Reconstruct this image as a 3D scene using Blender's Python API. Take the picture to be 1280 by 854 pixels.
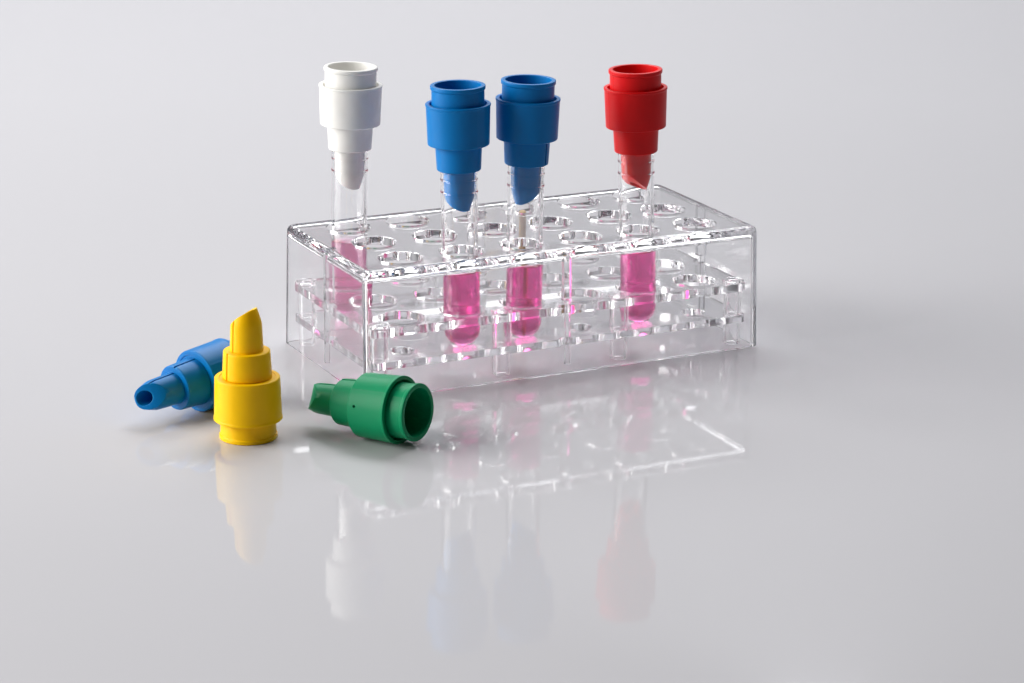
import bpy, bmesh, math
from mathutils import Vector, Matrix

S = 0.001                                   # everything below is measured in millimetres
scene = bpy.context.scene
for o in list(bpy.data.objects):
    bpy.data.objects.remove(o)
col = scene.collection

# ------------------------------------------------------------------ camera
cam_d = bpy.data.cameras.new('camera')
cam = bpy.data.objects.new('camera', cam_d)
col.objects.link(cam)
CPOS = Vector((-369.274, -750.979, 251.70))
CR = Vector((0.89976492, -0.43632347, 0.00670185))
CU = Vector((0.11957368, 0.26129102, 0.95782521))
CF = Vector((0.41967276, 0.86101616, -0.2872733))
cam.matrix_world = Matrix(((CR.x, CU.x, -CF.x, CPOS.x * S),
                           (CR.y, CU.y, -CF.y, CPOS.y * S),
                           (CR.z, CU.z, -CF.z, CPOS.z * S),
                           (0, 0, 0, 1)))
cam_d.sensor_width = 36.0
cam_d.lens = 3474.4 / 1280 * 36
cam_d.clip_start = 0.02
cam_d.clip_end = 50
scene.camera = cam
YAW = -0.45353                              # turn of the camera about z

def cdir(right, back):                      # a ground direction given as seen from the camera
    return Vector((math.cos(YAW), math.sin(YAW), 0)) * right + Vector((-math.sin(YAW), math.cos(YAW), 0)) * back

# ------------------------------------------------------------------ world and lamps
world = bpy.data.worlds.new('World')
scene.world = world
world.use_nodes = True
bg = world.node_tree.nodes['Background']
bg.inputs[0].default_value = (0.93, 0.94, 1.0, 1)
bg.inputs[1].default_value = 0.08

def softbox(name, right, back, up, sx, sy, watts, target=(0, 0, 20), color=(1, 1, 1)):
    d = bpy.data.lights.new(name, 'AREA')
    d.shape = 'RECTANGLE'
    d.size, d.size_y = sx, sy
    d.energy = watts
    d.color = color
    o = bpy.data.objects.new(name, d)
    col.objects.link(o)
    p = cdir(right, back) + Vector((0, 0, up))
    o.location = p
    t = Vector(target) * S
    o.rotation_euler = (t - p).to_track_quat('-Z', 'Y').to_euler()
    return o

softbox('key_softbox', -1.15, -0.10, 0.50, 1.1, 0.85, 24.0, target=(20, 90, 50), color=(1.0, 0.985, 0.96))
softbox('top_softbox', 0.25, 0.75, 1.30, 1.0, 0.45, 12.0, target=(80, 320, 0), color=(0.975, 0.98, 1.0))
softbox('back_softbox', -0.25, 1.15, 0.95, 1.6, 0.4, 13.0, target=(320, 780, 0), color=(0.975, 0.98, 1.0))

scene.view_settings.view_transform = 'Standard'
scene.view_settings.look = 'None'
scene.view_settings.exposure = 0.10
scene.view_settings.gamma = 1.0
scene.view_settings.use_curve_mapping = False
scene.render.engine = 'CYCLES'
cy = scene.cycles
cy.max_bounces = 128
cy.transmission_bounces = 128
cy.glossy_bounces = 128
cy.diffuse_bounces = 6
cy.transparent_max_bounces = 16
cy.caustics_refractive = True
cy.caustics_reflective = True
cy.blur_glossy = 0.0
cy.sample_clamp_indirect = 8.0
cy.use_adaptive_sampling = True
cy.adaptive_threshold = 0.008
cy.use_denoising = True

# ------------------------------------------------------------------ materials
def new_mat(name):
    m = bpy.data.materials.new(name)
    m.use_nodes = True
    return m, m.node_tree, m.node_tree.nodes['Principled BSDF']

def noise(nt, scale, detail=3.0):
    tc = nt.nodes.new('ShaderNodeTexCoord')
    n = nt.nodes.new('ShaderNodeTexNoise')
    n.inputs['Scale'].default_value = scale
    n.inputs['Detail'].default_value = detail
    nt.links.new(tc.outputs['Object'], n.inputs['Vector'])
    return n

def ramp(nt, src, lo, hi):
    r = nt.nodes.new('ShaderNodeMapRange')
    r.inputs['To Min'].default_value = lo
    r.inputs['To Max'].default_value = hi
    nt.links.new(src, r.inputs['Value'])
    return r.outputs['Result']

def plastic(name, rgb, rough=0.38, sss=0.12, radius=(1, 1, 1), spec=0.17):
    m, nt, b = new_mat(name)
    n = noise(nt, 260.0, 4)
    mix = nt.nodes.new('ShaderNodeMix')
    mix.data_type = 'RGBA'
    nt.links.new(n.outputs['Fac'], mix.inputs['Factor'])
    mix.inputs['A'].default_value = (*[c * 0.95 for c in rgb], 1)
    mix.inputs['B'].default_value = (*[min(1, c * 1.05) for c in rgb], 1)
    nt.links.new(mix.outputs['Result'], b.inputs['Base Color'])
    nt.links.new(ramp(nt, n.outputs['Fac'], rough - 0.05, rough + 0.06), b.inputs['Roughness'])
    b.inputs['IOR'].default_value = 1.5
    b.inputs['Specular IOR Level'].default_value = spec
    b.inputs['Subsurface Weight'].default_value = sss
    b.inputs['Subsurface Radius'].default_value = radius
    b.inputs['Subsurface Scale'].default_value = 0.0015
    bev = nt.nodes.new('ShaderNodeBevel')
    bev.samples = 4
    bev.inputs['Radius'].default_value = 0.00022
    n2 = noise(nt, 1500.0, 2)
    bump = nt.nodes.new('ShaderNodeBump')
    bump.inputs['Strength'].default_value = 0.06
    bump.inputs['Distance'].default_value = 0.0001
    nt.links.new(n2.outputs['Fac'], bump.inputs['Height'])
    nt.links.new(bev.outputs['Normal'], bump.inputs['Normal'])
    nt.links.new(bump.outputs['Normal'], b.inputs['Normal'])
    return m

def clear(name, ior, tint=(1, 1, 1), rough=0.0, wave=0.0, wave_scale=60.0, absorb=None):
    m, nt, b = new_mat(name)
    b.inputs['Base Color'].default_value = (*tint, 1)
    b.inputs['Transmission Weight'].default_value = 1.0
    b.inputs['Roughness'].default_value = rough
    b.inputs['IOR'].default_value = ior
    if absorb:                               # (colour kept, density per metre)
        va = nt.nodes.new('ShaderNodeVolumeAbsorption')
        va.inputs['Color'].default_value = (*absorb[0], 1)
        va.inputs['Density'].default_value = absorb[1]
        nt.links.new(va.outputs['Volume'], nt.nodes['Material Output'].inputs['Volume'])
    if wave:
        n = noise(nt, wave_scale, 1.5)
        bump = nt.nodes.new('ShaderNodeBump')
        bump.inputs['Strength'].default_value = wave
        bump.inputs['Distance'].default_value = 0.0004
        nt.links.new(n.outputs['Fac'], bump.inputs['Height'])
        nt.links.new(bump.outputs['Normal'], b.inputs['Normal'])
    return m

M_CLEAR = clear('clear_styrene', 1.57, (0.99, 0.99, 0.993), rough=0.045, absorb=((0.25, 0.25, 0.32), 6.0))
M_TUBE = clear('clear_tube_plastic', 1.38, (0.99, 0.99, 0.993))
M_PINK = clear('pink_liquid', 1.335, rough=0.18, absorb=((0.95, 0.05, 0.65), 310.0))

M_WHITE = plastic('white_plastic', (0.82, 0.81, 0.78), sss=0.2)
M_BLUE = plastic('blue_plastic', (0.0, 0.162, 0.46))
M_RED = plastic('red_plastic', (0.66, 0.006, 0.008), sss=0.2)
M_YELLOW = plastic('yellow_plastic', (0.95, 0.55, 0.0), sss=0.2)
M_TAN = plastic('tan_wood', (0.48, 0.33, 0.17), rough=0.6, sss=0.05)
M_GREEN = plastic('green_plastic', (0.0, 0.25, 0.10))

def sheet_mat(name, rgb, rough, ior=1.5):
    m, nt, b = new_mat(name)
    n = noise(nt, 3.0, 4)
    mix = nt.nodes.new('ShaderNodeMix')
    mix.data_type = 'RGBA'
    nt.links.new(n.outputs['Fac'], mix.inputs['Factor'])
    mix.inputs['A'].default_value = (*[c * 0.985 for c in rgb], 1)
    mix.inputs['B'].default_value = (*[c * 1.015 for c in rgb], 1)
    nt.links.new(mix.outputs['Result'], b.inputs['Base Color'])
    n2 = noise(nt, 25.0, 3)
    nt.links.new(ramp(nt, n2.outputs['Fac'], rough * 0.7, rough * 1.3), b.inputs['Roughness'])
    b.inputs['IOR'].default_value = ior
    return m

M_TABLE = sheet_mat('glossy_white_acrylic', (0.525, 0.52, 0.54), 0.04, 1.31)
M_PAPER = sheet_mat('grey_paper', (0.24, 0.24, 0.25), 0.6)

# ------------------------------------------------------------------ helpers
def props(o, label=None, cat=None, group=None, kind=None):
    for k, v in (('label', label), ('category', cat), ('group', group), ('kind', kind)):
        if v:
            o[k] = v
    return o

def smooth(me, deg=35.0):
    for p in me.polygons:
        p.use_smooth = True
    me.set_sharp_from_angle(angle=math.radians(deg))

def link(name, me, parent=None, weighted=True):
    o = bpy.data.objects.new(name, me)
    col.objects.link(o)
    if parent:
        o.parent = parent
    if weighted:
        w = o.modifiers.new('weighted_normal', 'WEIGHTED_NORMAL')
        w.keep_sharp = True
        w.weight = 80
    return o

def fillet(pts, closed=True):
    """pts: (r, z) or (r, z, radius); rounds the corners that carry a radius."""
    out, n = [], len(pts)
    for i, p in enumerate(pts):
        rad = p[2] if len(p) > 2 else 0
        c = Vector(p[:2])
        if not rad:
            out.append(tuple(c))
            continue
        a = Vector(pts[i - 1][:2]) - c
        b = Vector(pts[(i + 1) % n][:2]) - c
        la, lb = a.length, b.length
        a.normalize(); b.normalize()
        ang = a.angle(b)
        d = min(rad / math.tan(ang / 2), 0.49 * la, 0.49 * lb)
        r = d * math.tan(ang / 2)
        ctr = c + (a + b).normalized() * (r / math.sin(ang / 2))
        s, e = c + a * d - ctr, c + b * d - ctr
        t = s.angle_signed(e)
        k = max(3, int(abs(math.degrees(t)) / 15))
        for q in range(k + 1):
            th = -t * q / k
            out.append((ctr.x + s.x * math.cos(th) - s.y * math.sin(th),
                        ctr.y + s.x * math.sin(th) + s.y * math.cos(th)))
    return out

def lathe_bm(profile, seg=96, bm=None, at=(0, 0, 0), seam=None):
    """closed (r, z) loop spun about z; points with r = 0 become poles."""
    bm = bm or bmesh.new()
    rings = []
    def rr(r, k):                            # seam: (least radius, columns that stand proud)
        return r + 0.09 if seam and r > seam[0] and k in seam[1] else r
    for r, z in profile:
        if r < 1e-6:
            rings.append([bm.verts.new((at[0] * S, at[1] * S, (z + at[2]) * S))])
        else:
            rings.append([bm.verts.new(((rr(r, k) * math.cos(2 * math.pi * k / seg) + at[0]) * S,
                                        (rr(r, k) * math.sin(2 * math.pi * k / seg) + at[1]) * S,
                                        (z + at[2]) * S)) for k in range(seg)])
    for a, b in zip(rings, rings[1:] + rings[:1]):
        if len(a) == 1 and len(b) == 1:
            continue
        for k in range(seg):
            l = (k + 1) % seg
            if len(a) == 1:
                bm.faces.new((a[0], b[k], b[l]))
            elif len(b) == 1:
                bm.faces.new((a[k], a[l], b[0]))
            else:
                bm.faces.new((a[k], a[l], b[l], b[k]))
    return bm

def mesh_of(bm, name, mat=None, deg=35.0):
    bmesh.ops.recalc_face_normals(bm, faces=bm.faces)
    me = bpy.data.meshes.new(name)
    bm.to_mesh(me)
    bm.free()
    if mat:
        me.materials.append(mat)
    smooth(me, deg)
    return me

def lathe(name, profile, mat, seg=96, deg=35.0, seam=None):
    return mesh_of(lathe_bm(profile, seg, seam=seam), name, mat, deg)

def box_bm(lo, hi, bm=None):
    bm = bm or bmesh.new()
    v = [bm.verts.new((x * S, y * S, z * S)) for x in (lo[0], hi[0]) for y in (lo[1], hi[1]) for z in (lo[2], hi[2])]
    for f in ((0, 1, 3, 2), (4, 6, 7, 5), (0, 4, 5, 1), (2, 3, 7, 6), (0, 2, 6, 4), (1, 5, 7, 3)):
        bm.faces.new([v[i] for i in f])
    return bm

def boolean(me, steps, name, mat=None, deg=35.0):
    """steps: list of (operation, mesh); returns a plain mesh."""
    o = bpy.data.objects.new('work', me)
    col.objects.link(o)
    tmp = []
    for op, cm in steps:
        c = bpy.data.objects.new('work', cm)
        col.objects.link(c)
        tmp.append(c)
        md = o.modifiers.new('b', 'BOOLEAN')
        md.operation = op
        md.solver = 'EXACT'
        md.object = c
    dg = bpy.context.evaluated_depsgraph_get()
    dg.update()
    res = bpy.data.meshes.new_from_object(o.evaluated_get(dg))
    res.name = name
    for c in tmp + [o]:
        bpy.data.objects.remove(c)
    res.materials.clear()
    if mat:
        res.materials.append(mat)
    smooth(res, deg)
    return res

# ------------------------------------------------------------------ setting
def table():
    bm = bmesh.new()
    a, b = cdir(1, 0), cdir(0, 1)
    v = [bm.verts.new(a * x + b * y) for x, y in ((-2.2, -1.6), (2.2, -1.6), (2.2, 1.7), (-2.2, 1.7))]
    bm.faces.new(v)
    me = mesh_of(bm, 'tabletop', M_TABLE)
    if me.polygons[0].normal.z < 0:
        me.flip_normals()
    props(link('tabletop', me, weighted=False), kind='structure')
    bm = bmesh.new()
    n = 10
    prof = [(1.705, -0.3), (1.705, 2.4)]
    vs = [[bm.verts.new(a * x + b * y + Vector((0, 0, z))) for x in (-3, 3)] for y, z in prof]
    for p, q in zip(vs, vs[1:]):
        bm.faces.new((p[0], p[1], q[1], q[0]))
    props(link('backdrop', mesh_of(bm, 'backdrop', M_PAPER), weighted=False), kind='structure')
table()

# ------------------------------------------------------------------ the rack
P, Q, H = 20.0, 19.92, 38.5
HOLES = [((i - 2.5) * P, (j - 1) * Q) for j in range(3) for i in range(6)]
LIFT = 0.04

def rrect(lx, ly, r, n=8):
    pts = []
    for cx, cyy, a0 in ((lx - r, ly - r, 0), (-lx + r, ly - r, 90), (-lx + r, -ly + r, 180), (lx - r, -ly + r, 270)):
        for k in range(n + 1):
            a = math.radians(a0 + 90 * k / n)
            pts.append((cx + r * math.cos(a), cyy + r * math.sin(a)))
    return pts

def tapered_box(lx0, ly0, lx1, ly1, z0, z1, rc, rf, n=8, foot=0.12):
    """rounded box whose half sizes go from lx0, ly0 at z0 to lx1, ly1 at z1, top edge rounded by rf."""
    bm = bmesh.new()
    loops = []
    zs = [(z0, foot), (z0 + foot, 0)] + [(z1 - rf + rf * math.sin(math.pi / 2 * k / n), rf * (1 - math.cos(math.pi / 2 * k / n))) for k in range(n + 1)]
    for z, ins in zs:
        t = min(1, (z - z0) / (z1 - z0))
        lx, ly = lx0 + (lx1 - lx0) * t - ins, ly0 + (ly1 - ly0) * t - ins
        loops.append([bm.verts.new((x * S, y * S, z * S)) for x, y in rrect(lx, ly, max(rc - ins * 0.75, 0.35))])
    m = len(loops[0])
    for a, b in zip(loops, loops[1:]):
        for k in range(m):
            bm.faces.new((a[k], a[(k + 1) % m], b[(k + 1) % m], b[k]))
    bm.faces.new(loops[-1])
    bm.faces.new(loops[0][::-1])
    return bm

rack = bpy.data.objects.new('tube_rack', None)
col.objects.link(rack)
rack.empty_display_size = 0.02
rack.location = (0, 0, LIFT * S)
props(rack, 'clear plastic test tube rack with three rows of holes and two shelves inside', 'tube rack')

def build_rack():
    outer = mesh_of(tapered_box(66.9, 33.45, 66.45, 32.1, 0, H, 2.6, 2.0), 'o')
    inner = mesh_of(tapered_box(65.3, 31.85, 64.9, 30.55, -1, H - 2.7, 1.4, 1.5), 'i')
    bm = bmesh.new()
    for x, y in HOLES:                       # hole cutters with flared, rounded lips
        prof = [(0, H - 5), (6.7, H - 5), (6.7, H - 0.35)]
        for k in range(1, 6):
            a = math.pi / 2 * k / 5
            prof.append((6.7 + 0.35 * (1 - math.cos(a)), H - 0.35 + 0.35 * math.sin(a)))
        prof += [(7.05, H + 1), (0, H + 1)]
        lathe_bm(prof, 72, bm, (x, y, 0))
    cut = mesh_of(bm, 'c')
    bars = []                                # guide ridges inside the four walls
    for s in (-1, 1):
        for w, d0, d1, z0, z1 in ((1.15, 29.0, 32.3, 22, H - 1.2), (0.75, 30.3, 32.5, 2.2, 22.6)):
            bars.append(box_bm((-w, min(s * d0, s * d1), z0), (w, max(s * d0, s * d1), z1)))
        for w, d0, d1, z0, z1 in ((1.15, 62.4, 65.6, 22, H - 1.2), (0.75, 63.9, 65.9, 2.2, 22.6)):
            bars.append(box_bm((min(s * d0, s * d1), -w, z0), (max(s * d0, s * d1), w, z1)))
    me = boolean(outer, [('DIFFERENCE', inner)], 'shell')
    for k, b in enumerate(bars):
        me = boolean(me, [('UNION', mesh_of(b, 'r'))], 'shell')
    me = boolean(me, [('DIFFERENCE', cut)], 'cover', M_CLEAR, 30)
    link('cover', me, rack)
    # the two shelves, notched where the ridges run
    def shelf(name, z0, z1, hr):
        lx, ly = 63.6, 29.9
        bm = bmesh.new()
        top = [bm.verts.new((x * S, y * S, z1 * S)) for x, y in rrect(lx, ly, 2.0)]
        bot = [bm.verts.new((x * S, y * S, z0 * S)) for x, y in rrect(lx, ly, 2.0)]
        m = len(top)
        bm.faces.new(top); bm.faces.new(bot[::-1])
        for k in range(m):
            bm.faces.new((bot[k], bot[(k + 1) % m], top[(k + 1) % m], top[k]))
        base = mesh_of(bm, 's')
        bm = bmesh.new()
        for x, y in HOLES:
            prof = [(0, z0 - 1), (hr, z0 - 1), (hr, z1 - 0.4), (hr + 0.12, z1 - 0.12), (hr + 0.4, z1), (hr + 0.4, z1 + 1), (0, z1 + 1)]
            lathe_bm(prof, 64, bm, (x, y, 0))
        for s in (-1, 1):
            box_bm((-1.6, min(s * 28.4, s * 31), z0 - 1), (1.6, max(s * 28.4, s * 31), z1 + 1), bm)
            box_bm((min(s * 61.8, s * 66), -1.6, z0 - 1), (max(s * 61.8, s * 66), 1.6, z1 + 1), bm)
        me = boolean(base, [('DIFFERENCE', mesh_of(bm, 'c'))], name, M_CLEAR, 30)
        link(name, me, rack)
    shelf('upper_shelf', 17.6, 20.2, 6.7)
    shelf('lower_shelf', 7.6, 9.9, 3.5)
    # hollow posts: three lengths between floor, shelves and a low boss on top
    bm = bmesh.new()
    for z0, z1, r in ((0.4, 7.55, 2.7), (9.95, 17.55, 2.9), (20.25, 20.9, 3.4)):
        lathe_bm(fillet([(1.7, z0), (r, z0, 0.25), (r, z1, 0.25), (1.7, z1)]), 40, bm)
    pm = mesh_of(bm, 'post', M_CLEAR)
    for x in (-61, -20, 20, 61):
        for y in (-26.6, 26.6):
            if abs(x) > 60:
                x = math.copysign(60.3, x)
            o = link('post', pm, rack)
            o.location = (x * S, y * S, 0)
build_rack()

# ------------------------------------------------------------------ tubes with pink liquid
TB, TR = 9.0, 63.2                           # bottom and rim heights of a tube
def tube_meshes():
    ro, ri, L, fl = 5.5, 4.72, TR - TB, 31.9 - TB
    prof = [(0, 0)]
    for k in range(1, 13):
        a = math.pi / 2 * k / 12
        prof.append((ro * math.sin(a), ro * (1 - math.cos(a))))
    for zr in (L - 6.5, L - 2.8):            # two raised rings under the rim
        prof += [(ro, zr - 0.3), (ro + 0.13, zr - 0.15), (ro + 0.17, zr), (ro + 0.13, zr + 0.15), (ro, zr + 0.3)]
    prof += [(ro, L - 0.25), (ro - 0.2, L), (ri + 0.1, L), (ri, L - 0.2)]
    inn = [(ri * math.sin(math.pi / 2 * k / 12), 0.95 + ri * (1 - math.cos(math.pi / 2 * k / 12))) for k in range(13)]
    prof += inn[::-1]
    wall = lathe('tube_wall', prof, M_TUBE, 80, 40)
    g = 0.04                                 # the liquid reaches into the wall so no air film is left
    lp = [(0, 0.95 - g)]
    for k in range(1, 13):
        a = math.pi / 2 * k / 12
        lp.append(((ri + g) * math.sin(a), 0.95 + ri - (ri + g) * math.cos(a)))
    lp += [(ri + g, fl + 0.5), (ri - 0.25, fl + 0.22), (ri - 0.8, fl + 0.05), (ri - 2.0, fl), (0, fl)]
    liq = lathe('liquid', lp, M_PINK, 80, 60)
    return wall, liq
WALL, LIQ = tube_meshes()

# ------------------------------------------------------------------ caps
# local frame: mouth at z = 0, slanted beak at +z; the cut looks to +x, the slit sits near +y
CAP_L = 37.5
def cap_meshes():
    mouth = lathe('mouth', fillet([(0, 15.5), (0, 17.2), (7.85, 17.2), (7.85, 0.85, 0.2), (8.2, 0.6, 0.2), (8.2, -0.5, 0.25),
                                   (6.85, -0.5, 0.2), (6.6, 15.5)]), None, 160, seam=(7.8, (8, 88)))
    collar = lathe('collar', fillet([(7.87, 7.0), (8.45, 7.0), (8.55, 5.0, 0.15), (9.72, 5.0, 0.22), (9.70, 5.6, 0.15), (9.55, 5.9, 0.2),
                                     (9.2, 17.35, 0.35), (7.87, 17.35)]), None, 180, seam=(9.15, (9, 99)))
    slit_a = math.radians(60)
    rot = Matrix.Rotation(slit_a, 4, 'Z')
    def slit(r0, r1, z0, z1, w):
        bm = box_bm((r0, -w, z0), (r1, w, z1))
        bm.transform(rot)
        return mesh_of(bm, 'c')
    sh = lathe('s', fillet([(1.9, 17.36), (7.0, 17.36), (6.6, 25.1, 0.45), (1.9, 25.1)]), None, 112)
    shoulder = boolean(sh, [('DIFFERENCE', slit(6.15, 9, 17.0, 26, 0.32))], 'shoulder')
    tp = lathe('t', [(0, 25.12), (4.72, 25.12), (4.55, 29.5), (4.42, 32.6), (4.25, 33.6), (3.0, 37.6), (2.8, 38.2), (0, 38.2)], None, 96)
    bm = lathe_bm([(0, 25.5), (1.9, 25.5), (2.25, 40), (0, 40)], 56, None, (-0.25, 0, 0))
    bore = mesh_of(bm, 'c')
    def halfspace(p, n):                     # everything on the +n side of p is cut away
        bm = box_bm((-40, -40, 0), (40, 40, 40))
        q = Vector(n).to_track_quat('Z', 'Y').to_matrix().to_4x4()
        bm.transform(Matrix.Translation(Vector(p) * S) @ q)
        return mesh_of(bm, 'c')
    # the cut is gently rounded: a fan of planes, steeper towards the short side
    cuts, x, z = [], -2.95, CAP_L
    for x1, m in ((-0.8, 0.52), (0.8, 0.64), (2.2, 0.80), (3.3, 1.02), (5.0, 1.35)):
        cuts.append(halfspace((x, 0, z), (m, 0, 1)))
        z -= m * (x1 - x)
        x = x1
    flat = halfspace((0, 0, CAP_L - 0.15), (0, 0, 1))
    tip = boolean(tp, [('DIFFERENCE', bore), ('DIFFERENCE', slit(3.9, 9, 24.5, 40, 0.3)), *[('DIFFERENCE', c) for c in cuts],
                       ('DIFFERENCE', flat)], 'tip')
    return [('mouth', mouth), ('collar', collar), ('shoulder', shoulder), ('tip', tip)]
CAPS = cap_meshes()

def vented(collar):
    """a pin hole through the collar wall, a little below the cut"""
    bm = bmesh.new()
    bmesh.ops.create_cone(bm, cap_ends=True, segments=24, radius1=0.42 * S, radius2=0.42 * S, depth=2.4 * S,
                          matrix=Matrix.Rotation(math.radians(-14), 4, 'Z') @ Matrix.Translation((9.3 * S, 0, 14.9 * S)) @ Matrix.Rotation(math.pi / 2, 4, 'Y'))
    return boolean(collar.copy(), [('DIFFERENCE', mesh_of(bm, 'c'))], 'collar')

def make_cap(mat, matrix, label, vent=False, group='rubber-like stoppers with slanted beaks'):
    root = bpy.data.objects.new('tube_stopper', None)
    col.objects.link(root)
    root.empty_display_size = 0.01
    root.matrix_world = matrix
    props(root, label, 'stopper', 'coloured plastic tube stoppers')
    for name, me in CAPS:
        me = vented(me) if (vent and name == 'collar') else me.copy()
        me.materials.clear()
        me.materials.append(mat)
        link(name, me, root)
    return root

def frame(origin, zdir, cutdir):
    z = Vector(zdir).normalized()
    x = Vector(cutdir)
    x = (x - z * x.dot(z)).normalized()
    y = z.cross(x)
    o = Vector(origin) * S
    return Matrix(((x.x, y.x, z.x, o.x), (x.y, y.y, z.y, o.y), (x.z, y.z, z.z, o.z), (0, 0, 0, 1)))

def az(deg):
    """ground direction from an angle seen from the camera: 0 right, 90 away"""
    return cdir(math.cos(math.radians(deg)), math.sin(math.radians(deg)))

RIGHT = cdir(1, 0)
TUBES = [  # column, row, bottom offset and top offset to the right (mm), material, cut angle, cap label, tube label
    (0, 2, -0.4, 1.05, M_WHITE, 145, 'white stopper plugged into the tube at the back left corner of the rack',
     'clear test tube of pink liquid under the white stopper'),
    (1, 0, 0.0, -1.05, M_BLUE, 145, 'bright blue stopper on the left of the two blue ones standing in the rack',
     'clear test tube of pink liquid under the left upright blue stopper'),
    (2, 0, 0.35, 1.6, M_BLUE, 28, 'darker lit blue stopper between the other upright blue one and the red one',
     'clear test tube of pink liquid under the right upright blue stopper'),
    (4, 0, 0.4, -1.5, M_RED, 225, 'red stopper plugged into the right-hand tube of the rack',
     'clear test tube of pink liquid under the red stopper'),
]
for i, j, ob, ot, mat, ang, cl, tl in TUBES:
    base = Vector(((i - 2.5) * P, (j - 1) * Q, 0)) + RIGHT * ob
    bot = base + Vector((0, 0, TB))
    axis = (RIGHT * (ot - ob) + Vector((0, 0, 72))).normalized()
    t = bpy.data.objects.new('test_tube', None)
    col.objects.link(t)
    t.empty_display_size = 0.01
    t.matrix_world = frame(bot, axis, az(0))
    props(t, tl, 'test tube', 'test tubes of pink liquid standing in the rack')
    link('tube_wall', WALL, t)
    link('liquid', LIQ, t)
    mouth = bot + axis * (TR - TB + 25.15)
    make_cap(mat, frame(mouth, -axis, az(ang)), cl)

# the stopper standing on its mouth, beak up
make_cap(M_YELLOW, frame((-110.0, -49.7, 0.52), (0, 0, 1), az(160)), 'yellow stopper standing upright on the table with its beak up')
# the two lying ones rest on the edges of their collars
def lying(mouth_xy, tip_xy, mat, cut, label, vent=False):
    d = Vector((tip_xy[0] - mouth_xy[0], tip_xy[1] - mouth_xy[1], 0)).normalized()
    slope = (9.75 - 9.2) / (17.2 - 5.3)
    z0 = 9.77 + 5.3 * slope
    axis = (d - Vector((0, 0, slope))).normalized()
    return make_cap(mat, frame((mouth_xy[0], mouth_xy[1], z0 + 0.03), axis, cut), label, vent)
lying((-70.4, -77.4), (-90.1, -47.2), M_GREEN, cdir(-0.5, -1) + Vector((0, 0, 0.6)), 'green stopper lying on its side with its open mouth towards the front', True)
lying((-99.6, -16.0), (-132.6, -28.3), M_BLUE, cdir(1, -0.25) + Vector((0, 0, 0.42)), 'blue stopper lying on the table behind the yellow one with its beak to the left')

# tan stick in the back row, seen through the right blue-capped tube
bm = lathe_bm(fillet([(0, 0), (2.0, 0, 0.4), (2.0, 27.6, 0.5), (0, 27.6)]), 32)
st = link('stick', mesh_of(bm, 'stick', M_TAN))
st.matrix_world = frame((9.2, 19.9, 9.95), (0.0, 0.0, 1), (1, 0, 0))
props(st, 'slim tan stick in the back row of the rack, behind the right upright blue stopper', 'stick')
